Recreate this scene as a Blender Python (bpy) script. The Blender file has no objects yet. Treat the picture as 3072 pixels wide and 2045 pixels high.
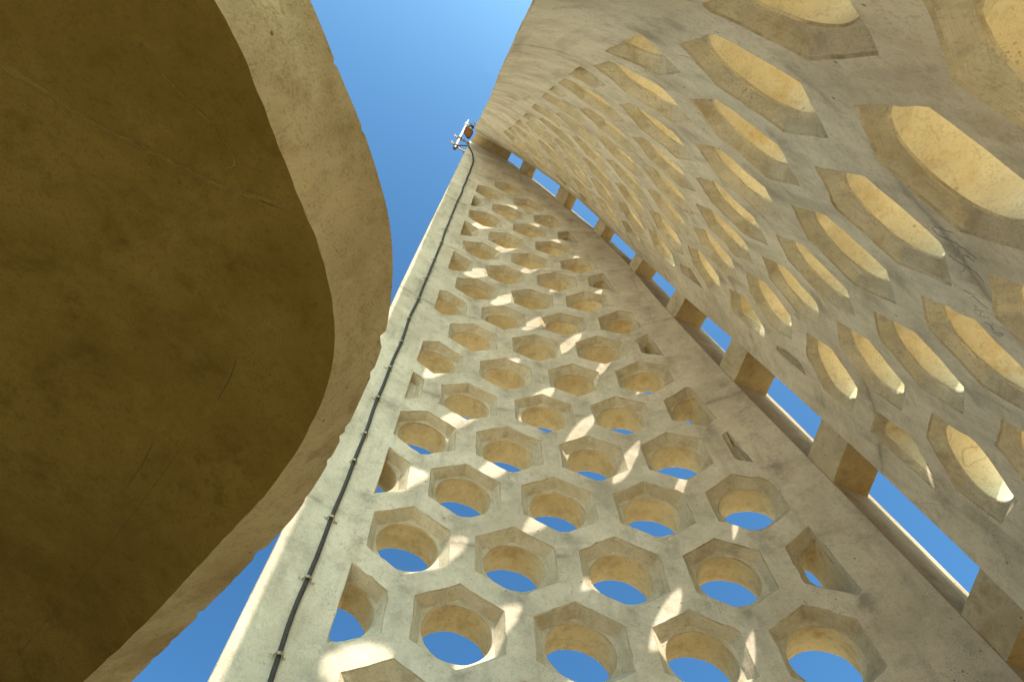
import bpy, bmesh, math, random
import numpy as np
from mathutils import Vector, Matrix, noise
from mathutils.geometry import delaunay_2d_cdt

# ------------------------------------------------------------------ camera, sky, sun, exposure
scn = bpy.context.scene
RIGHT = np.array([0.99589664, 0.08438013, -0.03270883])      # camera axes in world space
DOWN = np.array([-0.09049792, 0.92857255, -0.35994880])
FWD = np.array([0.0, 0.36143189, 0.93239852])
CAM = np.array([0.0, 0.0, 1.6])
cam = bpy.data.cameras.new('camera'); camo = bpy.data.objects.new('camera', cam)
scn.collection.objects.link(camo); scn.camera = camo
cam.sensor_width = 36.0; cam.lens = 36.0 * 2088.25 / 3072.0
cam.clip_start = 0.05; cam.clip_end = 5000.0
camo.matrix_world = Matrix(((RIGHT[0], -DOWN[0], -FWD[0], CAM[0]), (RIGHT[1], -DOWN[1], -FWD[1], CAM[1]),
                            (RIGHT[2], -DOWN[2], -FWD[2], CAM[2]), (0, 0, 0, 1)))
SUN_EL, SUN_AZ = 47.5, 147.8                                   # azimuth from +Y towards +X
world = bpy.data.worlds.new('World'); scn.world = world; world.use_nodes = True
wn = world.node_tree; bg = wn.nodes['Background']
sky = wn.nodes.new('ShaderNodeTexSky'); sky.sky_type = 'NISHITA'; sky.sun_disc = False
sky.sun_elevation = math.radians(SUN_EL); sky.sun_rotation = math.radians(SUN_AZ)
sky.air_density = 0.9; sky.dust_density = 2.3; sky.ozone_density = 0.0; sky.altitude = 20
tint = wn.nodes.new('ShaderNodeMix'); tint.data_type = 'RGBA'; tint.blend_type = 'MULTIPLY'; tint.inputs[0].default_value = 1.0
tint.inputs[7].default_value = (0.52, 0.91, 0.91, 1.0)                # clear coastal air: the whole sky deeper and a shade towards cyan
gam = wn.nodes.new('ShaderNodeGamma'); gam.inputs['Gamma'].default_value = 1.5
wn.links.new(sky.outputs[0], gam.inputs['Color']); wn.links.new(gam.outputs[0], tint.inputs[6]); wn.links.new(tint.outputs[2], bg.inputs['Color']); bg.inputs['Strength'].default_value = 0.08
sl = bpy.data.lights.new('sun', 'SUN'); sl.energy = 5.0; sl.angle = math.radians(0.53); sl.color = (1.0, 0.93, 0.82)
so = bpy.data.objects.new('sun', sl); scn.collection.objects.link(so)
ce = math.cos(math.radians(SUN_EL))
SUN = Vector((ce * math.sin(math.radians(SUN_AZ)), ce * math.cos(math.radians(SUN_AZ)), math.sin(math.radians(SUN_EL))))
so.rotation_euler = SUN.to_track_quat('Z', 'Y').to_euler(); so.location = (0, 0, 40)
vs_ = scn.view_settings; vs_.view_transform = 'Standard'; vs_.look = 'None'; vs_.gamma = 1.0
vs_.use_curve_mapping = False; vs_.exposure = 1.24
scn.render.engine = 'CYCLES'; scn.cycles.max_bounces = 6; scn.cycles.diffuse_bounces = 5; scn.cycles.glossy_bounces = 2
scn.render.resolution_x = 1024; scn.render.resolution_y = 681

COL = scn.collection
UNIT = 0.9                                                     # metres between neighbouring holes
S3 = math.sqrt(3.0)

# ------------------------------------------------------------------ helpers
def tag(o, label=None, cat=None, group=None, kind=None):
    if label: o['label'] = label
    if cat: o['category'] = cat
    if group: o['group'] = group
    if kind: o['kind'] = kind
    return o

def empty(name, loc):
    o = bpy.data.objects.new(name, None); COL.objects.link(o); o.location = loc; o.empty_display_size = 0.3
    return o

def mesh_obj(name, verts, faces, mats, parent=None, matidx=None, uvs=None, smooth=None, sharp=32.0):
    me = bpy.data.meshes.new(name)
    me.from_pydata([tuple(map(float, v)) for v in verts], [], [tuple(int(i) for i in f) for f in faces])
    for m in (mats if isinstance(mats, (list, tuple)) else [mats]): me.materials.append(m)
    if matidx is not None: me.polygons.foreach_set('material_index', np.array(matidx, dtype=np.int32))
    if uvs is not None:
        lay = me.uv_layers.new(name='UVMap'); li = np.empty(len(me.loops), dtype=np.int32)
        me.loops.foreach_get('vertex_index', li)
        lay.data.foreach_set('uv', np.asarray(uvs, dtype=np.float32)[li].ravel())
    if smooth is not False:
        me.polygons.foreach_set('use_smooth', np.ones(len(me.polygons), dtype=bool))
        me.set_sharp_from_angle(angle=math.radians(sharp))
    me.update()
    o = bpy.data.objects.new(name, me); COL.objects.link(o)
    if parent is not None:
        o.parent = parent; o.matrix_parent_inverse = Matrix.Translation(-Vector(parent.location))
    return o

def fix_normals(o, outward_from=None):
    bm = bmesh.new(); bm.from_mesh(o.data); bmesh.ops.recalc_face_normals(bm, faces=bm.faces); bm.to_mesh(o.data); bm.free()

def tube(path, rad, seg=8):
    P = np.asarray(path, float); n = len(P); V = []; F = []
    ref = np.array([0.3, 0.2, 0.93])
    for i in range(n):
        t = P[min(i + 1, n - 1)] - P[max(i - 1, 0)]; t /= np.linalg.norm(t) + 1e-12
        a = np.cross(t, ref)
        if np.linalg.norm(a) < .1: a = np.cross(t, [1, 0, 0])
        a /= np.linalg.norm(a); b = np.cross(t, a)
        r = rad[i] if hasattr(rad, '__len__') else rad
        for k in range(seg):
            an = 2 * math.pi * k / seg; V.append(P[i] + r * (math.cos(an) * a + math.sin(an) * b))
    for i in range(n - 1):
        for k in range(seg): F.append((i * seg + k, i * seg + (k + 1) % seg, (i + 1) * seg + (k + 1) % seg, (i + 1) * seg + k))
    F.append(tuple(range(seg))[::-1]); F.append(tuple((n - 1) * seg + k for k in range(seg)))
    return V, F

def merge(parts):
    V = []; F = []
    for v, f in parts:
        b = len(V); V += list(v); F += [tuple(i + b for i in q) for q in f]
    return V, F

def ray(px, py, z):
    """point seen at photograph pixel (3072 wide) at camera depth z (metres)"""
    return CAM + z * (((px - 1536) / 2088.25) * RIGHT + ((py - 1022.5) / 2088.25) * DOWN + FWD)

# ------------------------------------------------------------------ materials
def nt(name):
    m = bpy.data.materials.new(name); m.use_nodes = True; n = m.node_tree
    return m, n, n.nodes['Principled BSDF']

def N(n, t, **kw):
    x = n.nodes.new(t)
    for k, v in kw.items():
        if k in x.inputs: x.inputs[k].default_value = v
        else: setattr(x, k, v)
    return x

def noise_tex(n, vec, scale, detail=6, rough=.6, dist=0.0):
    x = N(n, 'ShaderNodeTexNoise'); x.inputs['Scale'].default_value = scale; x.inputs['Detail'].default_value = detail
    x.inputs['Roughness'].default_value = rough; x.inputs['Distortion'].default_value = dist
    n.links.new(vec, x.inputs['Vector']); return x.outputs['Fac']

def ramp(n, fac, stops):
    r = N(n, 'ShaderNodeValToRGB'); e = r.color_ramp.elements
    while len(e) < len(stops): e.new(0.5)
    for q, (p, c) in zip(e, stops): q.position = p; q.color = (*c, 1) if not isinstance(c, float) else (c, c, c, 1)
    n.links.new(fac, r.inputs['Fac']); return r.outputs['Color']

def mix(n, fac, a, b, typ='MIX'):
    x = N(n, 'ShaderNodeMix', data_type='RGBA', blend_type=typ)
    for s, v in ((x.inputs[0], fac), (x.inputs[6], a), (x.inputs[7], b)):
        if hasattr(v, 'links'): n.links.new(v, s)
        elif isinstance(v, tuple): s.default_value = (*v, 1)
        else: s.default_value = v
    return x.outputs[2]

def mapped(n, vec, scale=(1, 1, 1), rot=(0, 0, 0)):
    x = N(n, 'ShaderNodeMapping'); x.inputs['Scale'].default_value = scale; x.inputs['Rotation'].default_value = rot
    n.links.new(vec, x.inputs['Vector']); return x.outputs[0]

def concrete(name, light, dark, stain, stain_amt=.5, grain=False, bump=.35, pits=1.0, seed=0.0, streak=.5, joints=False):
    m, n, b = nt(name)
    tc = N(n, 'ShaderNodeTexCoord'); off = N(n, 'ShaderNodeMapping'); off.inputs['Location'].default_value = (seed, seed * 1.7, seed * .6)
    n.links.new(tc.outputs['Object'], off.inputs['Vector']); v = off.outputs[0]
    big = noise_tex(n, v, 1.1, 3, .66, .5)
    med = noise_tex(n, v, 4.2, 5, .74, 0)
    fine = noise_tex(n, v, 85.0, 1, .6)
    col = mix(n, ramp(n, big, [(.36, 0.0), (.62, 1.0)]), dark, light)
    col = mix(n, ramp(n, med, [(.34, .6), (.46, 0.0), (.62, 0.0)]), col, tuple(x * .74 for x in dark))
    col = mix(n, ramp(n, med, [(.54, 0.0), (.74, .7)]), col, tuple(min(.8, x * 1.14) for x in light))
    grit = mix(n, .5, fine, noise_tex(n, v, 22.0, 3, .7))
    col = mix(n, ramp(n, grit, [(.36, .42), (.50, 0.0)]), col, tuple(x * .62 for x in dark))
    if streak > 0:                                  # rain streaks down the wall (object space is world aligned)
        sv = mapped(n, v, (5.5, 5.5, .55))
        col = mix(n, ramp(n, noise_tex(n, sv, 1.0, 2, .68, 0), [(.55, 0.0), (.75, streak)]), col, tuple(x * .62 for x in dark))
    st = noise_tex(n, v, 1.9, 5, .74, 0)          # rust / lichen stains
    col = mix(n, ramp(n, st, [(.55, 0.0), (.70, stain_amt)]), col, stain)
    # grey-black algae speckle clustered in patches
    mm = N(n, 'ShaderNodeMath', operation='MULTIPLY'); n.links.new(ramp(n, st, [(.30, 1.0), (.46, 0.0)]), mm.inputs[0]); n.links.new(ramp(n, fine, [(.56, 0.0), (.66, .8)]), mm.inputs[1])
    col = mix(n, mm.outputs[0], col, (.06, .045, .025))
    # bug holes
    vo = N(n, 'ShaderNodeTexVoronoi'); vo.inputs['Scale'].default_value = 8.0; n.links.new(v, vo.inputs['Vector'])
    pit = N(n, 'ShaderNodeMath', operation='MULTIPLY'); n.links.new(ramp(n, vo.outputs['Distance'], [(.045, 1.0), (.085, 0.0)]), pit.inputs[0]); n.links.new(ramp(n, vo.outputs['Color'], [(.55, 0.0), (.62, .75 * pits)]), pit.inputs[1])
    col = mix(n, pit.outputs[0], col, (.07, .05, .03))
    # hair cracks
    vc = N(n, 'ShaderNodeTexVoronoi', feature='DISTANCE_TO_EDGE'); vc.inputs['Scale'].default_value = .5
    dv = N(n, 'ShaderNodeVectorMath', operation='ADD'); nz = N(n, 'ShaderNodeTexNoise'); nz.inputs['Scale'].default_value = 2.2; nz.inputs['Detail'].default_value = 2
    n.links.new(v, nz.inputs['Vector']); sc_ = N(n, 'ShaderNodeVectorMath', operation='SCALE'); sc_.inputs['Scale'].default_value = .9
    n.links.new(nz.outputs['Color'], sc_.inputs[0]); n.links.new(v, dv.inputs[0]); n.links.new(sc_.outputs[0], dv.inputs[1]); n.links.new(dv.outputs[0], vc.inputs['Vector'])
    cm = N(n, 'ShaderNodeMath', operation='MULTIPLY'); n.links.new(ramp(n, vc.outputs['Distance'], [(.0010, 1.0), (.0036, 0.0)]), cm.inputs[0]); n.links.new(ramp(n, big, [(.52, 0.0), (.62, .32)]), cm.inputs[1])
    col = mix(n, cm.outputs[0], col, (.12, .09, .055))
    if joints:                                      # run-off stains below each opening (wall_pos = place on the wall in hole spacings)
        at = N(n, 'ShaderNodeAttribute', attribute_name='wall_pos'); sp_ = N(n, 'ShaderNodeSeparateXYZ'); n.links.new(at.outputs['Vector'], sp_.inputs[0])
        def mth(op, a, b=None):
            q = N(n, 'ShaderNodeMath', operation=op)
            for s_, v_ in zip(q.inputs, (a, b)):
                if v_ is None: continue
                if hasattr(v_, 'links'): n.links.new(v_, s_)
                else: s_.default_value = v_
            return q.outputs[0]
        masks = []
        for k in (0, 1):
            ax = mth('ABSOLUTE', mth('SUBTRACT', mth('FRACT', mth('ADD', sp_.outputs['X'], 10.5 - .5 * k)), .5))
            ay = mth('FRACT', mth('DIVIDE', mth('ADD', sp_.outputs['Y'], 17.3205 - .8660254 * k), 1.7320508))
            masks.append(mth('MULTIPLY', ramp(n, ax, [(.02, 1.0), (.19, 0.0)]), ramp(n, ay, [(.36, 0.0), (.62, .6), (.74, 1.0), (.77, 0.0)])))
        dr = mth('MULTIPLY', mth('MAXIMUM', masks[0], masks[1]), ramp(n, med, [(.40, .85), (.60, .05)]))
        col = mix(n, dr, col, tuple(x * .62 for x in dark))
    if joints:                                      # pour joints every 2.2 m, wavering and broken
        sx = N(n, 'ShaderNodeSeparateXYZ'); n.links.new(v, sx.inputs[0])
        m1 = N(n, 'ShaderNodeMath', operation='MULTIPLY_ADD'); n.links.new(med, m1.inputs[0]); m1.inputs[1].default_value = .16; n.links.new(sx.outputs['Z'], m1.inputs[2])
        m2 = N(n, 'ShaderNodeMath', operation='PINGPONG'); n.links.new(m1.outputs[0], m2.inputs[0]); m2.inputs[1].default_value = 1.1
        jm = N(n, 'ShaderNodeMath', operation='MULTIPLY'); n.links.new(ramp(n, m2.outputs[0], [(.004, .8), (.03, .25), (.09, 0.0)]), jm.inputs[0]); n.links.new(ramp(n, big, [(.40, 1.0), (.62, .1)]), jm.inputs[1])
        col = mix(n, jm.outputs[0], col, tuple(x * .5 for x in dark))
    hgt = mix(n, .45, med, grit)
    if grain:
        uv = mapped(n, tc.outputs['UV'], (3.0, 75.0, 1))
        gr = noise_tex(n, uv, 1.0, 2, .62, 0)
        col = mix(n, ramp(n, gr, [(.34, .20), (.52, 0.0)]), col, tuple(x * .75 for x in stain))
        hgt = mix(n, .5, hgt, gr)
    n.nodes.remove(b); b = N(n, 'ShaderNodeBsdfDiffuse'); n.links.new(b.outputs[0], n.nodes['Material Output'].inputs['Surface'])
    n.links.new(col, b.inputs['Color']); b.inputs['Roughness'].default_value = .4
    bp = N(n, 'ShaderNodeBump'); bp.inputs['Strength'].default_value = bump; bp.inputs['Distance'].default_value = .02
    n.links.new(hgt, bp.inputs['Height']); n.links.new(bp.outputs[0], b.inputs['Normal'])
    return m

def plain(name, colr, rough=.5, metal=0.0, var=.25, scale=12.0, bump=.1):
    m, n, b = nt(name); tc = N(n, 'ShaderNodeTexCoord'); f = noise_tex(n, tc.outputs['Object'], scale, 6, .65)
    n.links.new(mix(n, ramp(n, f, [(.35, 0.0), (.65, 1.0)]), tuple(x * (1 - var) for x in colr), colr), b.inputs['Base Color'])
    b.inputs['Roughness'].default_value = rough; b.inputs['Metallic'].default_value = metal
    bp = N(n, 'ShaderNodeBump'); bp.inputs['Strength'].default_value = bump; bp.inputs['Distance'].default_value = .01
    n.links.new(f, bp.inputs['Height']); n.links.new(bp.outputs[0], b.inputs['Normal']); return m

M_FACE = concrete('wall_concrete', (.665, .575, .455), (.525, .445, .34), (.36, .25, .125), .38, bump=.4, joints=True)
M_FACE_B = concrete('wall_concrete_second', (.675, .585, .46), (.54, .455, .345), (.36, .24, .11), .42, bump=.4, seed=7.3, joints=True)
M_RECESS = concrete('board_marked_concrete', (.62, .535, .40), (.49, .405, .28), (.34, .22, .095), .6, grain=True, bump=.6, pits=.6, seed=3.1)
M_BORE = concrete('smooth_cast_concrete', (.70, .60, .42), (.60, .49, .31), (.50, .30, .085), .7, bump=.18, pits=.5, seed=5.7, streak=.25)
M_BORE_A = concrete('smooth_cast_concrete_brown', (.56, .46, .30), (.45, .355, .21), (.38, .22, .06), .7, bump=.2, pits=.7, seed=6.3, streak=.4)
M_BLOCK = concrete('block_concrete', (.56, .47, .335), (.43, .34, .22), (.30, .185, .06), .6, bump=.4, seed=9.9)
M_END = concrete('wall_end_concrete', (.49, .385, .285), (.37, .28, .19), (.26, .155, .07), .6, bump=.6, seed=23.0, streak=.6)  # brown stain, plus the slit's shadow side darkened into the colour
M_RUST_SHADE = concrete('rust_shade_concrete', (.44, .335, .19), (.35, .25, .125), (.22, .125, .04), .7, bump=.4, seed=19.0)  # rust stain on block undersides; stands for shade on the cap beam
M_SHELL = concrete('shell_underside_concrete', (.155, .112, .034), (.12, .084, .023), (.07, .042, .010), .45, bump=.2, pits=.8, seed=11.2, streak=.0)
M_RIM = concrete('shell_edge_concrete', (.37, .30, .185), (.27, .205, .11), (.16, .10, .035), .6, bump=.6, seed=13.4, streak=.2)
M_GROUND = concrete('sandy_ground', (.60, .475, .30), (.50, .39, .23), (.42, .29, .15), .4, bump=.6, seed=1.0, streak=.0)
def arris():
    m = concrete('worn_arris', (.57, .48, .35), (.40, .32, .21), (.17, .10, .035), .7, bump=.8, pits=.5, seed=17.0, streak=0.0)
    return m
M_ARRIS = arris()
M_CABLE = plain('cable_rubber', (.045, .033, .024), .85, 0, .4, 30)
M_CLIP = plain('clip_metal', (.34, .24, .13), .5, .4, .4, 60)
M_POLE = plain('mast_white_paint', (.42, .41, .38), .45, .1, .15, 20)
M_BRACKET = plain('bracket_rusty_steel', (.20, .11, .08), .6, .5, .4, 40)
M_LAMP = plain('lamp_copper_brown', (.24, .10, .045), .5, .3, .4, 30)
M_LAMPRIM = plain('lamp_dark_rim', (.07, .025, .02), .5, .2, .3, 30)
M_DARK = plain('fitting_black', (.02, .022, .026), .45, .2, .3, 30)
M_PENCIL = plain('pencil_mark', (.27, .25, .215), .7, 0, .3, 80)
M_PLASTER = concrete('plaster_smear', (.56, .47, .28), (.44, .35, .18), (.36, .25, .10), .3, bump=.3, seed=21.0, streak=0.0)

# ------------------------------------------------------------------ the two mirrored shell walls
COEF_A = np.array([[ 0.74782, 3.61587,10.03298], [ 0.09821,-0.80774, 7.3125 ], [ 0.32449, 0.0155 ,-0.06578], [ 0.09618,-0.02829,-0.12689], [-0.16166,-0.1095 , 0.03435], [-0.02974, 0.1066 , 0.03705], [ 2.57924, 0.32902,-0.04742], [-0.15788, 0.04327, 0.17153], [ 0.2127 , 0.47179,-0.138  ], [ 0.08152, 0.14961,-0.03926], [-0.14184,-0.10489, 0.06376], [-0.03599,-0.5781 ,-0.00745], [ 0.06284,-0.03372,-0.08964], [ 0.16351, 0.36673,-0.1166 ], [ 0.04497, 0.02216,-0.     ], [-0.08436,-0.1278 , 0.0125 ], [ 0.17451, 0.17084,-0.19028], [ 0.23238, 0.00225,-0.10188], [ 0.12458,-0.09328,-0.07943], [ 0.12362, 0.07689,-0.07785], [-0.04302, 0.0866 ,-0.01328]])
COEF_B = np.array([[ 1.8958 , 1.7066 ,10.03442], [-0.57584, 0.57503, 7.31533], [ 0.05898, 0.44228,-0.09387], [-0.1532 ,-0.19199,-0.08124], [-0.05729,-0.14907, 0.0353 ], [ 0.11706, 0.00715, 0.01452], [ 1.43903, 2.09091,-0.04428], [-0.22298,-0.00723, 0.07538], [ 0.3466 , 0.26087, 0.00915], [ 0.44296,-0.20152,-0.02615], [-0.02072,-0.28618, 0.01167], [-0.53385, 0.21632,-0.08281], [ 0.1239 , 0.04679,-0.02188], [ 0.59544,-0.29937,-0.04918], [ 0.27754,-0.13998, 0.00208], [-0.11145, 0.11177,-0.00448], [ 0.3704 ,-0.02415,-0.08902], [ 0.2981 ,-0.01516,-0.05795], [-0.01713, 0.20461,-0.02789], [ 0.11716,-0.08588,-0.04151], [ 0.03636,-0.19717, 0.00474]])
IDX = [(i, j) for i in range(6) for j in range(6) if i + j <= 5]
VLOW, VHIGH = -4.6, 16.2

def poly(C, x, v):
    q = (x - 2.0) / 3.0; r = (v - 4.0) / 8.0
    return np.stack([q ** i * r ** j for i, j in IDX], -1) @ C

def surf(C, x, v):
    x = np.asarray(x, float); v = np.asarray(v, float); vc = np.clip(v, VLOW, VHIGH); e = 1e-3
    P = poly(C, x, vc); D = (poly(C, x, vc + e) - poly(C, x, vc - e)) / (2 * e)
    return P + D * (v - vc)[..., None]

def snoise(P, s, amp):
    return np.array([noise.noise(Vector(p) * s) for p in P]) * amp

SIDE = 1.0                                                    # the inner face of both walls looks into the V
def place(C, x, v, t, rough=True):
    """x, v: position on the wall in hole spacings; t: depth into the wall in hole spacings"""
    x = np.atleast_1d(np.asarray(x, float)); v = np.atleast_1d(np.asarray(v, float)); t = np.broadcast_to(np.asarray(t, float), x.shape)
    e = 2e-3; a = surf(C, x + e, v) - surf(C, x - e, v); b = surf(C, x, v + e) - surf(C, x, v - e)
    Nn = np.cross(a, b); Nn /= np.linalg.norm(Nn, axis=1)[:, None]
    P = surf(C, x, v); Nn *= (1.0 if C is COEF_A else -1.0) * SIDE
    P = P - Nn * (t * UNIT)[:, None]
    if rough:
        w = snoise(P, .9, .010) + snoise(P, 5.0, .002)
        P = P + Nn * w[:, None]
    return P

def x_free(v): return -1.13 + .064 * v
VS = np.array([-7.5, -4, -1.25, .86, 2.91, 5.02, 7.91, 9.73, 11.86, 14, 15.41, 17.2])
XS = np.array([5.10, 4.93, 4.68, 4.41, 4.12, 3.84, 3.45, 3.07, 2.39, 1.60, 1.15, .55])
def x_slit(v): return np.interp(v, VS, XS)
def b_trim(v): return np.interp(v, [-2, 0, 1.5, 3, 5], [.16, .16, .10, .05, 0])      # the right wall stops a little earlier low down
def d_slit(v): return np.interp(v, [-7.5, -1.25, .86, 2.9, 5, 8, 10, 12, 14, 16], [.24, .27, .30, .33, .38, .40, .36, .26, .18, .14])
RADIAL = np.array([.8566, .516, 0.0])                        # out of the slit, in the mirror plane of the two walls
def r_slit(v): return np.interp(v, [-7.5, .25, 2.5, 4.75, 7, 9, 11.25, 13.5, 15], [.48, .49, .57, .55, .43, .29, .27, .24, .15])
def cut_l(v): return -.45 + .058 * v
def cut_r(v): return x_slit(v) - np.interp(v, [0, 9, 12], [.52, .60, .66])
V_BOT, V_TOP, THICK = -7.2, 16.75, .445

FOOT_X = [-1.45, -.8, 0.0, .8, 1.5, 2.1, 2.45, 2.6]
FOOT_V = [-4.85, -4.90, -5.02, -5.25, -5.65, -6.25, -6.8, -7.2]
def v_foot(x): return np.interp(x, FOOT_X, FOOT_V)             # the free lower corner of each wall is swept off in a curve above head height

def clip_poly(P, a, b, c):            # keep a*x+b*y>=c
    out = []
    for i in range(len(P)):
        p, q = P[i], P[(i + 1) % len(P)]; dp, dq = a * p[0] + b * p[1] - c, a * q[0] + b * q[1] - c
        if dp >= 0: out.append(p)
        if (dp >= 0) != (dq >= 0):
            s = dp / (dp - dq); out.append((p[0] + s * (q[0] - p[0]), p[1] + s * (q[1] - p[1])))
    return out

def hexagon(cx, cy, R): return [(cx + R * math.cos(math.radians(90 + 60 * k)), cy + R * math.sin(math.radians(90 + 60 * k))) for k in range(6)]

def area_centroid(P):
    A = cx = cy = 0
    for i in range(len(P)):
        x0, y0 = P[i]; x1, y1 = P[(i + 1) % len(P)]; c = x0 * y1 - x1 * y0; A += c; cx += (x0 + x1) * c; cy += (y0 + y1) * c
    if abs(A) < 1e-9: return 0, 0, 0
    return abs(A / 2), cx / (3 * A), cy / (3 * A)

LEVELS_A = [('hex', .012, 0.0), ('hex', -.001, .010), ('hex', -.078, .100), ('circ', .302, .106), ('circ', .295, .118), ('circ', .294, .29), ('circ', .296, .43), ('circ', .306, THICK)]

LEVELS_B = [('hex', .012, 0.0), ('hex', -.001, .010), ('hex', -.066, .068), ('circ', .314, .075), ('circ', .308, .087), ('circ', .304, .29), ('circ', .306, .43), ('circ', .314, THICK)]

def build_wall(name, C, R0, mats, parent, seed, grow=0.0):
    rnd = random.Random(seed); LEVELS = LEVELS_B if grow else LEVELS_A
    holes = []
    for row in range(-9, 15):
        for u in range(-2, 12):
            if (u + row) % 2: continue
            cx, cy = u * .5, row * S3 / 2
            if cy > 12.3 or cy < V_BOT + 1.0 or cy < v_foot(cx) + .8: continue
            if row == 14 and u != 2: continue
            e = .5; slL = (cut_l(cy + e) - cut_l(cy - e)); slR = (cut_r(cy + e) - cut_r(cy - e))
            planes = [(1.0, -slL, cut_l(cy) - slL * cy), (-1.0, slR, -(cut_r(cy) - slR * cy))]
            cx += rnd.uniform(-.010, .010); cy += rnd.uniform(-.010, .010); R = R0 + rnd.uniform(-.010, .010); tap = rnd.uniform(-.014, .010); bore = rnd.uniform(-.010, .006); sd_ = rnd.uniform(0, 90)
            H = hexagon(cx, cy, R)
            P = H
            for pl in planes: P = clip_poly(P, *pl)
            if len(P) < 3: continue
            A, gx, gy = area_centroid(P)
            if A < .05: continue
            full = A > .985 * area_centroid(H)[0]
            g = (cx, cy) if full else (gx, gy)
            blind = math.hypot(g[0] - cx, g[1] - cy) > .265
            ang = sorted(set([round(2 * math.pi * k / 36, 5) for k in range(36)] + [round(math.atan2(p[1] - g[1], p[0] - g[0]) % (2 * math.pi), 5) for p in P]))
            ang = [a for i, a in enumerate(ang) if i == 0 or a - ang[i - 1] > .03 or any(abs(a - round(math.atan2(p[1] - g[1], p[0] - g[0]) % (2 * math.pi), 5)) < 1e-6 for p in P)]
            loops = []
            for typ, val, t in LEVELS:
                r = R + val + (tap if val < -.05 else 0) if typ == 'hex' else val + bore
                if not full and typ == 'hex': pls = [(a, b, c - (.006 if val > 0 else 0)) for a, b, c in planes]
                else: pls = planes if full else [planes[0], (planes[1][0], planes[1][1], planes[1][2] + .3 * max(0, t - .1))]
                hp = []
                if typ == 'hex':
                    ap = r * S3 / 2
                    hp = [(-math.cos(math.radians(60 * k)), -math.sin(math.radians(60 * k)), -(ap + cx * math.cos(math.radians(60 * k)) + cy * math.sin(math.radians(60 * k)))) for k in range(6)]
                pts = []
                for a in ang:
                    dx, dy = math.cos(a), math.sin(a); k = 9.0
                    if typ == 'circ':
                        ox, oy = g[0] - cx, g[1] - cy; bq = ox * dx + oy * dy; cq = ox * ox + oy * oy - r * r; dsc = bq * bq - cq
                        k = -bq + math.sqrt(dsc) if dsc > 0 else 0.001
                    for (pa, pb, pc) in hp + pls:
                        den = pa * dx + pb * dy
                        if den < -1e-9: k = min(k, (pc - (pa * g[0] + pb * g[1])) / den)
                    if typ == 'hex' and val > -.05: k *= 1 + .16 * max(0, noise.noise(Vector((a * 5.0, sd_, 0))) - .30) * (1 if val > 0 else .6) + .006 * noise.noise(Vector((a * 9, sd_, 7)))
                    k = max(k, .002)
                    pts.append((g[0] + k * dx, g[1] + k * dy))
                loops.append(pts)
            holes.append(dict(loops=loops, blind=blind, c=g))
    # outer boundary (same number of points front and back)
    def boundary(back):
        L = []
        vv = np.linspace(V_BOT, V_TOP, 70)
        dx = (lambda v: d_slit(v)) if back else (lambda v: 0.0)
        xr = [float(x_slit(v) + dx(v) - (b_trim(v) if grow else 0)) for v in vv]; xl = [float(x_free(v) + (.30 if back else 0) + (np.interp(v, [-2, -1, 0, 1, 2, 3, 4, 6, 8, 10, 12], [0, .03, .045, .05, .035, .015, 0, -.04, -.06, -.05, 0]) if grow else 0)) for v in vv]
        x0 = float(x_free(-4.85) + (.30 if back else 0)); vl = np.linspace(-4.85, V_TOP, 70)
        xl = [float(x_free(v) + (.30 if back else 0) + (np.interp(v, [-2, -1, 0, 1, 2, 3, 4, 6, 8, 10, 12], [0, .03, .045, .05, .035, .015, 0, -.04, -.06, -.05, 0]) if grow else 0)) for v in vl]
        for s in np.linspace(0, 1, 26)[:-1]: x = x0 + s * (2.6 - x0); L.append((x, float(np.interp(s, np.linspace(0, 1, 40), [v_foot(-1.45 + q * 4.05) for q in np.linspace(0, 1, 40)]))))
        for s in np.linspace(0, 1, 12)[:-1]: L.append((2.6 + s * (xr[0] - 2.6), V_BOT))
        for v, x in zip(vv[:-1], xr[:-1]): L.append((x, v))
        for s in np.linspace(1, 0, 8)[:-1]: L.append((xl[-1] + s * (xr[-1] - xl[-1]), V_TOP))
        for v, x in list(zip(vl, xl))[:0:-1]: L.append((x, v))
        return L
    V2 = []; T = []; faces = []; midx = []; UV = []
    def add(pts, t, uv=None):
        b = len(V2)
        for i, p in enumerate(pts):
            V2.append(p); T.append(t); UV.append(uv[i] if uv else (0, 0))
        return list(range(b, b + len(pts)))
    for h in holes:
        per = [0.0]
        q = h['loops'][1]
        for i in range(len(q)): per.append(per[-1] + math.hypot(q[(i + 1) % len(q)][0] - q[i][0], q[(i + 1) % len(q)][1] - q[i][1]))
        rs = rnd.uniform(0, 50)
        n_l = 3 if h['blind'] else len(LEVELS)
        rings = []
        for k in range(n_l):
            rings.append(add(h['loops'][k], LEVELS[k][2], [(rs + per[i], LEVELS[k][2] * 4 + rs) for i in range(len(q))]))
        h['rings'] = rings
        m = len(q)
        for k in range(n_l - 1):
            mi = 3 if k in (0, 3) else (1 if k < 3 else 2)
            for i in range(m): faces.append((rings[k][i], rings[k][(i + 1) % m], rings[k + 1][(i + 1) % m], rings[k + 1][i])); midx.append(mi)
        if h['blind']: faces.append(tuple(rings[-1])); midx.append(1)
    bf = boundary(False); bb = boundary(True); inset = .012
    cen = lambda p: (p[0] - (inset if p[0] > 2 else -inset) * 0, p[1])
    rf = add(bf, 0.0); r1 = add([(p[0] + (.006 if p[0] > x_free(p[1]) + .3 else -.006), p[1]) for p in bf], .014)
    r2 = add([(a[0] * .5 + b[0] * .5, a[1]) for a, b in zip(bf, bb)], THICK * .5); rb = add(bb, THICK)
    nb = len(bf)
    for ra, rb_ in ((rf, r1), (r1, r2), (r2, rb)):
        for i in range(nb): faces.append((ra[i], ra[(i + 1) % nb], rb_[(i + 1) % nb], rb_[i])); midx.append(4)
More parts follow.
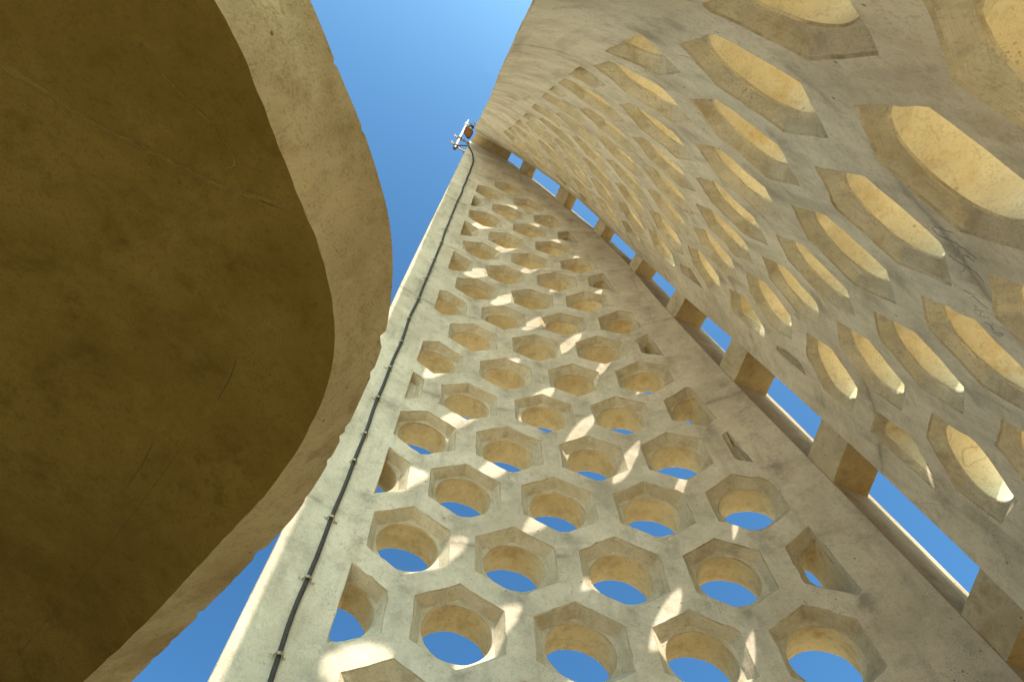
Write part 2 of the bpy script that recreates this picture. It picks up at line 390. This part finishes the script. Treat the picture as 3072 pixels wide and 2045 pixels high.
    def fill(bnd, hole_rings, t, grid):
        ids = []; pts = []; edges = []
        def loop(r):
            b = len(pts)
            for i in r: ids.append(i); pts.append(V2[i])
            edges.extend((b + i, b + (i + 1) % len(r)) for i in range(len(r)))
        loop(bnd)
        for r in hole_rings: loop(r)
        P = np.array(pts); loops_np = [np.array([V2[i] for i in r]) for r in hole_rings]; bnp = np.array([V2[i] for i in bnd])
        def inside(poly_, Q):
            c = np.zeros(len(Q), bool); j = len(poly_) - 1
            for i in range(len(poly_)):
                xi, yi = poly_[i]; xj, yj = poly_[j]
                if yi != yj:
                    m_ = ((yi > Q[:, 1]) != (yj > Q[:, 1])) & (Q[:, 0] < (xj - xi) * (Q[:, 1] - yi) / (yj - yi) + xi); c ^= m_
                j = i
            return c
        G = np.array([(x, v) for v in np.arange(V_BOT + .1, V_TOP, grid) for x in np.arange(-1.6, 5.6, grid)])
        ok = inside(bnp, G)
        for lp in loops_np:
            lo, hi = lp.min(0) - .03, lp.max(0) + .03; near = ((G > lo) & (G < hi)).all(1)
            if near.any():
                c0 = lp.mean(0); ok[near] &= ~inside(c0 + (lp - c0) * 1.08, G[near])
        dB = np.minimum(np.abs(G[:, 0] - x_free(G[:, 1])), np.abs(G[:, 0] - x_slit(G[:, 1]))); ok &= dB > .06
        for p in G[ok]: pts.append(tuple(p)); ids.append(None)
        vo, eo, fo, ov, oe, of = delaunay_2d_cdt([Vector(p) for p in pts], edges, [], 0, 1e-6)
        new = {}
        for i, src in enumerate(ov):
            k = next((ids[s] for s in src if ids[s] is not None), None)
            if k is None: k = add([tuple(vo[i])], t)[0]
            new[i] = k
        Cn = np.array([np.mean([vo[i] for i in f], axis=0) for f in fo]); keep = inside(bnp, Cn)
        for lp in loops_np:
            lo, hi = lp.min(0), lp.max(0); near = keep & ((Cn > lo) & (Cn < hi)).all(1)
            w = np.where(near)[0]
            if len(w): keep[w] &= ~inside(lp, Cn[w])
        for f, k in zip(fo, keep):
            if k: faces.append(tuple(new[i] for i in f)); midx.append(0)
    fill(rf, [h['rings'][0] for h in holes], 0.0, .22)
    fill(rb, [h['rings'][-1] for h in holes if not h['blind']], THICK, .3)
    V2a = np.array(V2); Ta = np.array(T)
    # uneven, worn arrises: jitter in the plane of the wall
    P = place(C, V2a[:, 0], V2a[:, 1], Ta)
    j = np.array([[noise.noise(Vector(p) * 9.0 + Vector((3, 0, 0))), noise.noise(Vector(p) * 9.0 + Vector((0, 17, 0))), noise.noise(Vector(p) * 9.0 + Vector((0, 0, 31)))] for p in P])
    P = P + j * np.where(np.isin(np.arange(len(P)), rf + r1 + r2 + rb), .002, .006)[:, None]
    vv = np.array([p[1] for p in bf]); sl_ = (np.array([p[0] for p in bf]) > x_slit(vv) - .2) & (vv > V_BOT) & (vv < V_TOP)
    rf_ = np.array(rf)
    for ring, fr in ((r1, .02), (r2, .5), (rb, 1.0)):
        for i in np.where(sl_)[0]: P[ring[i]] = P[rf[i]] + RADIAL * (r_slit(vv[i]) * (1.0 if grow else 1.15) + (np.interp(vv[i], [-2, 0, 1.5, 3], [.25, .25, .20, .15]) if grow else 0)) * UNIT * fr
    o = mesh_obj(name, P, faces, mats, parent, midx, UV, sharp=28)
    wp = o.data.attributes.new('wall_pos', 'FLOAT_VECTOR', 'POINT'); wp.data.foreach_set('vector', np.column_stack([V2a, Ta]).astype(np.float32).ravel())
    fix_normals(o)
    es = set(); 
    for i in range(nb): es.add((min(r1[i], r1[(i + 1) % nb]), max(r1[i], r1[(i + 1) % nb]))); es.add((min(rb[i], rb[(i + 1) % nb]), max(rb[i], rb[(i + 1) % nb])))
    for e in o.data.edges:
        if (min(e.vertices), max(e.vertices)) in es: e.use_edge_sharp = True
    return o

base = surf(COEF_A, np.array([5.0]), np.array([V_BOT]))[0]
tower = empty('honeycomb_tower', (base[0], base[1], 0.0))
tag(tower, 'tall tower of two concrete walls pierced by honeycomb holes, split by a narrow slit', 'tower')
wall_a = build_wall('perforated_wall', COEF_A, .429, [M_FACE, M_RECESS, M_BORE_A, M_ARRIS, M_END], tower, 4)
tag(wall_a, 'wall facing the camera, sun patches between its honeycomb holes')
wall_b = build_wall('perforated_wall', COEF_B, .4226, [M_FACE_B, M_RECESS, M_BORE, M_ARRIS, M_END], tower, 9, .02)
tag(wall_b, 'right-hand wall curving overhead, its honeycomb holes seen at a slant')

# connecting blocks across the slit
def hexa(P):                           # 8 corners -> bevelled block
    bm = bmesh.new(); v = [bm.verts.new(p) for p in P]
    for f in ((0, 1, 2, 3), (7, 6, 5, 4), (0, 4, 5, 1), (1, 5, 6, 2), (2, 6, 7, 3), (3, 7, 4, 0)): bm.faces.new([v[i] for i in f])
    bmesh.ops.recalc_face_normals(bm, faces=bm.faces)
    bmesh.ops.bevel(bm, geom=list(bm.edges), offset=.012, segments=2, affect='EDGES', profile=.6)
    bmesh.ops.subdivide_edges(bm, edges=[e for e in bm.edges if e.calc_length() > .12], cuts=3, use_grid_fill=True)
    for q in bm.verts:
        q.co += Vector((noise.noise(q.co * 6), noise.noise(q.co * 6 + Vector((9, 0, 0))), noise.noise(q.co * 6 + Vector((0, 9, 0))))) * .006
    return bm

BLOCK_V = [-7.4, -5.4, -3.32, -1.26, .83, 2.91, 5.03, 7.28, 9.68, 11.88, 14.10]
for i, v in enumerate(BLOCK_V):
    h = .44 if v < 11 else .5
    P = []; sgn = {id(COEF_A): -1, id(COEF_B): 1}
    NPL = np.array([-.516, .8566, 0.0])
    ea = place(COEF_A, [x_slit(v)], [v], [0.0], False)[0]; eb = place(COEF_B, [x_slit(v) - b_trim(v)], [v], [0.0], False)[0]
    for fr in (.03, .92):
        for C, vv in ((COEF_A, v), (COEF_B, v), (COEF_B, v + h), (COEF_A, v + h)):
            p = place(C, [x_slit(vv) - (b_trim(vv) if C is COEF_B else 0)], [vv], [0.0], False)[0]
            side = (ea - eb) if C is COEF_A else (eb - ea); side = side / np.linalg.norm(side)
            P.append(p + RADIAL * r_slit(vv) * UNIT * fr + side * .03)
    bm = hexa(P); me = bpy.data.meshes.new('connecting_block'); bm.normal_update()
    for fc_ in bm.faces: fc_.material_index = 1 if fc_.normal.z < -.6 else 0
    bm.to_mesh(me); bm.free(); me.materials.append(M_BLOCK); me.materials.append(M_RUST_SHADE)
    o = bpy.data.objects.new('connecting_block', me); COL.objects.link(o); o.parent = tower
    o.matrix_parent_inverse = Matrix.Translation(-tower.location)

# cap closing the top between the walls
xsN = 14; V = []; F = []
for i in range(xsN):
    s = i / (xsN - 1)
    for vb in (16.35 - .92 * s, V_TOP - .02):
        xl, xr = x_free(vb) + .01, x_slit(vb) - .01
        x = xl + (xr - xl) * s
        for w in np.linspace(0, 1, 5):
            a = place(COEF_A, [x], [vb], [.05], False)[0]; b = place(COEF_B, [x], [vb], [.05], False)[0]
            q = a + (b - a) * w; q = q + np.array([0, 0, .05 * math.sin(math.pi * w)]) * (1 if vb < 16.5 and s < 2 else 0)
            V.append(q)
for i in range(xsN - 1):
    for k in range(4):
        a = i * 10 + k; F.append((a, a + 1, a + 11, a + 10)); F.append((a + 5, a + 15, a + 16, a + 6))
    for k in (0, 4):
        a = i * 10 + k; F.append((a, a + 10, a + 15, a + 5))
for i in (0, xsN - 1):
    for k in range(4): a = i * 10 + k; F.append((a, a + 5, a + 6, a + 1))
cap = mesh_obj('cap_beam', V, F, M_RUST_SHADE, tower); fix_normals(cap); tag(cap, 'dark brown beam closing the slit at the very top')  # shade of the bounce-lit underside is put into the beam's colour

# pencilled scribble on the right wall
def invert(C, px, py, x, v):
    for _ in range(40):
        def pr(x_, v_):
            d = surf(C, np.array([x_]), np.array([v_]))[0] - CAM; z = d @ FWD
            return np.array([1536 + 2088.25 * (d @ RIGHT) / z, 1022.5 + 2088.25 * (d @ DOWN) / z])
        q = pr(x, v); e = 1e-3; J = np.stack([(pr(x + e, v) - q) / e, (pr(x, v + e) - q) / e], -1)
        s = np.linalg.lstsq(J, np.array([px, py]) - q, rcond=None)[0]; nrm = np.linalg.norm(s); s *= min(1, .3 / (nrm + 1e-9)); x += s[0]; v += s[1]
    return x, v
STROKES = [[(390,275),(300,250),(200,215),(160,230),(230,300),(340,355),(450,398)],[(300,320),(340,355)],[(640,552),(560,490),(500,440),(450,415),(435,450),(455,492)],
 [(620,588),(580,555),(530,520),(495,520),(495,550),(515,600)],[(340,515),(400,570),(420,515)],[(400,570),(470,605),(560,655),(640,710),(715,808)],[(575,650),(520,650),(500,690),(455,700),(495,770)],
 [(605,815),(540,780),(490,768),(450,780),(500,820),(550,850),(618,888)],[(535,790),(540,840)],[(500,890),(560,925),(650,945)],[(570,975),(600,955),(660,1010),(755,1095)],
 [(605,1050),(635,1080),(610,1110),(680,1110),(718,1125)],[(610,1130),(660,1165),(775,1197)],[(690,1112),(670,1165)],[(710,1250),(740,1235),(790,1270),(825,1320)],[(825,1245),(795,1280),(810,1310)],[(815,1350),(880,1345),(925,1365),(905,1385),(850,1370)]]
parts = []
for st in STROKES:
    pts = []
    for i in range(len(st) - 1):
        for s in np.linspace(0, 1, 5)[:(-1 if i < len(st) - 2 else None)]: pts.append((st[i][0] * (1 - s) + st[i + 1][0] * s, st[i][1] * (1 - s) + st[i + 1][1] * s))
    uv = [invert(COEF_B, 2750 + .2807 * a, 620 + .2807 * b, 2.0, -2.6) for a, b in pts]
    if any(abs(a - 2) > 3 or abs(b + 2.6) > 3 for a, b in uv): continue
    P = place(COEF_B, [a for a, b in uv], [b for a, b in uv], [-.0008] * len(uv)); parts.append(tube(P, .0013, 5))
V, F = merge(parts); gr = mesh_obj('pencil_scribble', V, F, M_PENCIL, wall_b)
gr.matrix_parent_inverse = (Matrix.Translation(tower.location) @ wall_b.matrix_parent_inverse).inverted() if False else Matrix.Identity(4)
tag(gr, 'grey pencilled scribble between the large holes')

# ------------------------------------------------------------------ cable with clips on the left margin of the wall
CABLE = [(-.90,-3.2),(-.87,-2.3),(-.85,-1.71),(-.855,-1.54),(-.82,-.78),(-.78,-.05),(-.725,.75),(-.70,1.17),(-.65,2.06),(-.59,3.05),(-.515,4.17),(-.44,5.32),(-.37,6.32),(-.33,7.0),(-.27,8.24),(-.19,9.68),(-.08,11.5),(.0,12.9),(.01,13.5),(-.06,14.1),(-.2,14.75)]
# dense smooth resample
cx = np.array(CABLE); tt = np.linspace(-3.2, 14.75, 150); xx = np.interp(tt, cx[:, 1], cx[:, 0]); ker = np.ones(7) / 7; xs_ = np.convolve(np.pad(xx, 3, 'edge'), ker, 'valid')
wob = np.array([noise.noise(Vector((v * 1.3, 0, 5))) * .022 for v in tt]); xs_ = xs_ + wob
path = place(COEF_A, xs_, tt, [-.023] * len(tt), False)
end = [ray(1409, 438, 17.0), ray(1398, 436.5, 17.05), ray(1385, 435.5, 17.1), ray(1372, 437, 17.1)]
path2 = np.concatenate([path, np.array(end)])
# smooth the transition
for _ in range(3): path2[-8:-1] = (path2[-9:-2] + 2 * path2[-8:-1] + path2[-7:]) / 4
cable = empty('cable', path2[0]); tag(cable, 'dark cable clipped along the left margin of the honeycomb wall, rising to the mast', 'cable')
V, F = tube(path2, .0175, 10); mesh_obj('sheath', V, F, M_CABLE, cable, sharp=60)
CLIP_PX = [(832,1980),(924,1739),(998,1546),(1060,1395),(1098,1296),(1139,1190),(1173,1100),(1206,1023),(1233,957),(1260,894),(1286,831),(1307,780),(1326,728),(1341,686),(1355,650),(1370,617)]
pp = np.array([[1536 + 2088.25 * ((p - CAM) @ RIGHT) / ((p - CAM) @ FWD), 1022.5 + 2088.25 * ((p - CAM) @ DOWN) / ((p - CAM) @ FWD)] for p in path])
for (qx, qy) in CLIP_PX:
    i = int(np.argmin(np.abs(pp[:, 1] - qy))); i = min(max(i, 1), len(path) - 2)
    t = path[i + 1] - path[i - 1]; t /= np.linalg.norm(t)
    nn = place(COEF_A, [xs_[i]], [tt[i]], [-.1], False)[0] - place(COEF_A, [xs_[i]], [tt[i]], [0.0], False)[0]; nn /= np.linalg.norm(nn); s = np.cross(t, nn)
    c = path[i]; V = []; F = []
    prof = [(-.062, -.0255), (-.034, -.024), (-.0285, -.004), (-.020, .021), (0, .029), (.020, .021), (.0285, -.004), (.034, -.024), (.062, -.0255)]
    for (a, b) in prof:
        for k, (off, tk) in enumerate(((-.011, 0), (.011, 0), (.011, .006), (-.011, .006))):
            V.append(c + s * a * (1 + tk * 3) + nn * (b + tk) + t * off)
    for q in range(len(prof) - 1):
        for k in range(4): F.append((q * 4 + k, q * 4 + (k + 1) % 4, q * 4 + 4 + (k + 1) % 4, q * 4 + 4 + k))
    F.append((0, 1, 2, 3)); F.append(tuple(len(V) - 1 - k for k in range(4)))
    cl = mesh_obj('clip', V, F, M_CLIP, cable, sharp=40); fix_normals(cl)

# ------------------------------------------------------------------ light mast at the tip
ZM = 17.1
mb = ray(1366, 441, ZM)
mast = empty('light_mast', mb); tag(mast, 'small white pole with a round brown lamp bracketed to the tip of the tower', 'mast')
p0, p1 = np.array(mb), ray(1405, 361, ZM + 1.1)
def seg(a, b, s): return a + (b - a) * s
parts = [tube([seg(p0, p1, s) for s in (0, .02, .42, .43, .86)], [.032, .042, .042, .032, .030], 12), tube([seg(p0, p1, s) for s in (.80, .81, .85, .86)], [.03, .055, .055, .03], 12), tube([seg(p0, p1, s) for s in (.86, 1.0)], [.02, .014], 10)]
V, F = merge(parts); mesh_obj('pole', V, F, M_POLE, mast)
V, F = tube([seg(p0, p1, -.05), seg(p0, p1, .015)], [.05, .05], 10); mesh_obj('pole_cap', V, F, M_DARK, mast)
for s, tgt, mt in ((.04, ray(1392, 455, ZM + .05), M_BRACKET), (.30, ray(1403, 429, ZM + .35), M_BRACKET)):
    c = seg(p0, p1, s); dr = (tgt - c); dr /= np.linalg.norm(dr)
    V, F = merge([tube([c - dr * .12, tgt], .016, 8), tube([tgt - dr * .02, tgt + dr * .05], .034, 8)]); mesh_obj('bracket_arm', V, F, mt, mast)
    ax = (p1 - p0) / np.linalg.norm(p1 - p0); sd = np.cross(ax, dr); sd /= np.linalg.norm(sd)
    V, F = merge([tube([c - dr * .14 - ax * .05, c - dr * .14 + ax * .09], .014, 6), tube([c + dr * .12 - ax * .05, c + dr * .12 + ax * .09], .014, 6),
                  tube([c - dr * .15 + ax * .01, c + dr * .13 + ax * .01], .018, 6), tube([c - ax * .02, c + ax * .03], .065, 12)])
    mesh_obj('clamp', V, F, M_BRACKET, mast)
# lamp: flat-bottomed drum with a spout-like point, seen from below
lc = ray(1405.5, 396, ZM + .5); dn = np.array([0, 0, -1.0]); r_ = np.array(RIGHT - (RIGHT @ dn) * dn); r_ /= np.linalg.norm(r_); b_ = np.cross(dn, r_)
out = []
for k in range(24):
    a = 2 * math.pi * k / 24; rr = .118
    dvec = math.cos(a) * r_ + math.sin(a) * b_
    out.append((dvec, a))
scr_dn = DOWN - (DOWN @ dn) * dn; scr_dn /= np.linalg.norm(scr_dn)
def lamp_ring(R, h, pt):
    return [lc + d * R * (1 + pt * max(0, (d @ scr_dn) - .80) * 2.2) + dn * h for d, _ in out]
rings = [lamp_ring(.03, -.16, 0), lamp_ring(.075, -.12, .3), lamp_ring(.118, .0, 1), lamp_ring(.118, .05, 1), lamp_ring(.10, .055, .9), lamp_ring(.098, .045, .8)]
V = [p for r in rings for p in r]; F = []
for q in range(len(rings) - 1):
    for k in range(24): F.append((q * 24 + k, q * 24 + (k + 1) % 24, q * 24 + 24 + (k + 1) % 24, q * 24 + 24 + k))
F.append(tuple(range(24))); lamp = mesh_obj('lamp_housing', V, F, M_LAMPRIM, mast); fix_normals(lamp)
rg = lamp_ring(.097, .044, .8); V = rg + [lc + dn * .05]; F = [(k, (k + 1) % 24, 24) for k in range(24)]
mesh_obj('lamp_lens', V, F, M_LAMP, mast)
fc = ray(1414, 380, ZM + .75)
V, F = merge([tube([fc - r_ * .06, fc + r_ * .07], .05, 8), tube([fc + scr_dn * .06, fc - scr_dn * .05 - dn * .05], .045, 8), tube([fc - r_ * .02, ray(1424, 368, ZM + .9)], .012, 6),
              tube([ray(1420, 366, ZM + .9), ray(1426, 375, ZM + .9)], .012, 6), tube([lc - dn * .14, fc], .035, 8), tube([fc, seg(p0, p1, .7)], .03, 8)])
mesh_obj('lamp_fitting', V, F, M_DARK, mast)

# ------------------------------------------------------------------ foreground shell, its thick edge above the viewer
K = 3072 / 2355.0
INNER = np.array([(470,-40),(490,0),(560,120),(620,280),(690,460),(745,600),(770,700),(768,830),(745,920),(690,1030),(610,1140),(500,1250),(400,1365),(300,1465),(220,1540)]) * K
OUTER = np.array([(690,-50),(715,0),(760,115),(832,290),(870,400),(897,500),(905,600),(900,700),(880,800),(838,900),(765,1050),(680,1190),(560,1310),(430,1440),(300,1568)]) * K
def resample(P, n):
    P = np.asarray(P, float)
    # Chaikin smoothing then arc-length resample
    for _ in range(3):
        Q = [P[0]]
        for a, b in zip(P[:-1], P[1:]): Q += [a * .75 + b * .25, a * .25 + b * .75]
        Q.append(P[-1]); P = np.array(Q)
    L = np.r_[0, np.cumsum(np.hypot(*np.diff(P, axis=0).T))]; s = np.linspace(0, L[-1], n)
    return np.stack([np.interp(s, L, P[:, 0]), np.interp(s, L, P[:, 1])], -1)
NS = 150
I2 = resample(INNER, NS); O2 = resample(OUTER, NS); sp = np.linspace(0, 1, NS)
zi = (2.35 + 2.2 * sp ** 1.2) * UNIT; zo = zi + .33
IP = np.array([ray(*p, z) for p, z in zip(I2, zi)]); OP = np.array([ray(*p, z) for p, z in zip(O2, zo)])
def extend(P, n, L):
    a = P[0] - P[6]; a /= np.linalg.norm(a); b = P[-1] - P[-7]; b /= np.linalg.norm(b)
    ca = (P[0] - 2 * P[12] + P[24]); cb = (P[-1] - 2 * P[-13] + P[-25])
    A = [P[0] + a * L * (k / n) + np.array([0, 0, -.11]) * (k / n * L) ** 2 for k in range(n, 0, -1)]; B = [P[-1] + b * L * (k / n) for k in range(1, n + 1)]
    return np.concatenate([np.array(A), P, np.array(B)])
IP = extend(IP, 40, 6.0); OP = extend(OP, 40, 6.0); NT = len(IP)  # unseen ends, lengthened to keep sun off the ground beneath
W0 = -.93 * RIGHT + .02 * DOWN + .37 * FWD; W0 /= np.linalg.norm(W0)
KN = 34; ks = np.linspace(0, 1, KN) ** 1.4 * 11.0  # reach out of view widened so the underside stays in shade
bendv = -.10 * RIGHT - .0 * FWD
def grid_pts(E, off=0):
    G = np.empty((len(E), KN, 3))
    for k, d in enumerate(ks): G[:, k] = E + W0 * d + (np.array([0, 0, -.06])) * d * d
    return G
GI = grid_pts(IP); GO = grid_pts(OP)
rows = []
Vs = []; Fs = []; mi = []
def addgrid(G):
    b = len(Vs); Vs.extend(G.reshape(-1, 3)); return b + np.arange(G.shape[0] * G.shape[1]).reshape(G.shape[:2])
gi = addgrid(GI); go = addgrid(GO)
M_ST = 10
strip = np.array([[IP[i] + (OP[i] - IP[i]) * (m / M_ST) for m in range(M_ST + 1)] for i in range(NT)])
gs = addgrid(strip[:, 1:-1]); gs = np.concatenate([gi[:, :1], gs, go[:, :1]], 1)
for g, m in ((gi, 0), (gs, 1), (go, 1)):
    for i in range(g.shape[0] - 1):
        for k in range(g.shape[1] - 1): Fs.append((g[i, k], g[i + 1, k], g[i + 1, k + 1], g[i, k + 1])); mi.append(m)
for i in (0, NT - 1):
    for k in range(KN - 1): Fs.append((gi[i, k], gi[i, k + 1], go[i, k + 1], go[i, k])); mi.append(1)
for i in range(NT - 1): Fs.append((gi[i, -1], gi[i + 1, -1], go[i + 1, -1], go[i, -1])); mi.append(1)
Vs = np.array(Vs)
jit = np.array([[noise.noise(Vector(p) * s + Vector(o)) for o in ((0, 0, 0), (7, 3, 1), (2, 9, 5))] for p in Vs for s in (4.0,)])
Vs = Vs + jit * .006
# chipped outer arris
wedge = np.zeros(len(Vs)); 
for i in range(NT):
    p = Vs[go[i, 0]]; c = noise.noise(Vector(p) * 16) + .6 * noise.noise(Vector(p) * 37)
    if c > .38: Vs[go[i, 0]] += (IP[i] - OP[i]) * min(.10, (c - .38) * .34)
    p = Vs[gi[i, 0]]; c = noise.noise(Vector(p) * 13 + Vector((5, 5, 5))); Vs[gi[i, 0]] += (OP[i] - IP[i]) * .025 * c
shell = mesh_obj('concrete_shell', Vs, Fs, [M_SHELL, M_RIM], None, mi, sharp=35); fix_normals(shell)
tag(shell, 'dark curved concrete shell overhead with a thick chipped edge, nearest the camera', 'shell')

# mended cracks on the underside: smears of pale plaster and open hair cracks
from mathutils.bvhtree import BVHTree
bvh = BVHTree.FromPolygons([tuple(p) for p in Vs], [tuple(f) for f in Fs])
def on_shell(x, y, lift):
    d = Vector(ray(x * K, y * K, 1.0) - CAM).normalized(); h, nrm, _, _ = bvh.ray_cast(Vector(CAM), d)
    if h is None: return None
    if nrm.dot(d) > 0: nrm = -nrm
    return np.array(h + nrm * lift)
def smear_mat():
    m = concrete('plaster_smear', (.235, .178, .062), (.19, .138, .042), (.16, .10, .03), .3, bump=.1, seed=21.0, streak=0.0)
    n = m.node_tree; out = n.nodes['Material Output']; sh = out.inputs['Surface'].links[0].from_socket
    tc = N(n, 'ShaderNodeTexCoord'); tr = N(n, 'ShaderNodeBsdfTransparent'); mx = N(n, 'ShaderNodeMixShader')
    ra = N(n, 'ShaderNodeSeparateXYZ'); n.links.new(tc.outputs['UV'], ra.inputs[0])
    prof = N(n, 'ShaderNodeMath', operation='MULTIPLY_ADD'); n.links.new(noise_tex(n, tc.outputs['Object'], 7.0, 5, .72), prof.inputs[0]); prof.inputs[1].default_value = 1.3
    n.links.new(ra.outputs['Y'], prof.inputs[2])
    n.links.new(ramp(n, prof.outputs[0], [(.66, .62), (1.08, 0.0)]), mx.inputs[0]); n.links.new(tr.outputs[0], mx.inputs[1]); n.links.new(sh, mx.inputs[2]); n.links.new(mx.outputs[0], out.inputs['Surface'])
    return m
M_SMEAR = smear_mat()
def ribbon(pts, width, name):
    P = resample(np.array(pts, float), 40); V = []; UVs = []; F = []
    for i, p in enumerate(P):
        tg = P[min(i + 1, 39)] - P[max(i - 1, 0)]; tg /= np.hypot(*tg); nn = np.array([-tg[1], tg[0]])
        w = np.interp(i / 39, [0, .2, .6, 1], width)
        for j in range(7):
            s = (j / 6 - .5) * 2; q = on_shell(p[0] + nn[0] * s * w, p[1] + nn[1] * s * w, .003)
            if q is None: return
            V.append(q); UVs.append((i / 39 * 4, abs(s)))
    for i in range(39):
        for j in range(6): a_ = i * 7 + j; F.append((a_, a_ + 1, a_ + 8, a_ + 7))
    o = mesh_obj(name, V, F, M_SMEAR, shell, uvs=UVs); return o
ribbon([(8, 150), (100, 205), (200, 275), (300, 325), (400, 375), (500, 425), (600, 455), (650, 470)], [42, 40, 34, 22], 'plaster_smear')
ribbon([(375, 170), (430, 230), (490, 285), (530, 345), (545, 378), (520, 388)], [5, 8, 9, 8], 'plaster_smear')
def crack(pts, r, name='crack'):
    P = resample(np.array(pts, float), 50); Q = []
    for i, p in enumerate(P):
        q = on_shell(p[0] + 3 * noise.noise(Vector((i * .6, pts[0][0], 0))), p[1] + 3 * noise.noise(Vector((i * .6, pts[0][1], 9))), .001)
        if q is not None: Q.append(q)
    if len(Q) > 4:
        V_, F_ = tube(Q, [r * (.4 + .8 * abs(noise.noise(Vector((i * .35, 3, 1))))) for i in range(len(Q))], 5); mesh_obj(name, V_, F_, M_CRACK, shell)
M_CRACK = plain('crack_dark', (.05, .03, .012), .9)  # plain dark brown for the crack lines
crack([(560, 440), (600, 462), (640, 478)], .003)
crack([(230, 292), (290, 318), (330, 338)], .002)
crack([(30, 1520), (120, 1410), (230, 1280), (330, 1150), (410, 1040)], .0016)
crack([(290, 1120), (330, 1065), (350, 1020)], .003)
crack([(500, 920), (530, 870), (545, 820)], .003)

# ------------------------------------------------------------------ ground
GS = 400.0; nG = 60; V = []; F = []
for i in range(nG + 1):
    for j in range(nG + 1):
        a, b = (i / nG - .5) * 2, (j / nG - .5) * 2; x = math.copysign(abs(a) ** 3, a) * GS * 4; y = math.copysign(abs(b) ** 3, b) * GS * 4
        V.append((x, y, .02 * noise.noise(Vector((x * .3, y * .3, 0)))))
for i in range(nG):
    for j in range(nG): a = i * (nG + 1) + j; F.append((a, a + nG + 1, a + nG + 2, a + 1))
g = mesh_obj('ground', V, F, M_GROUND); tag(g, kind='structure')
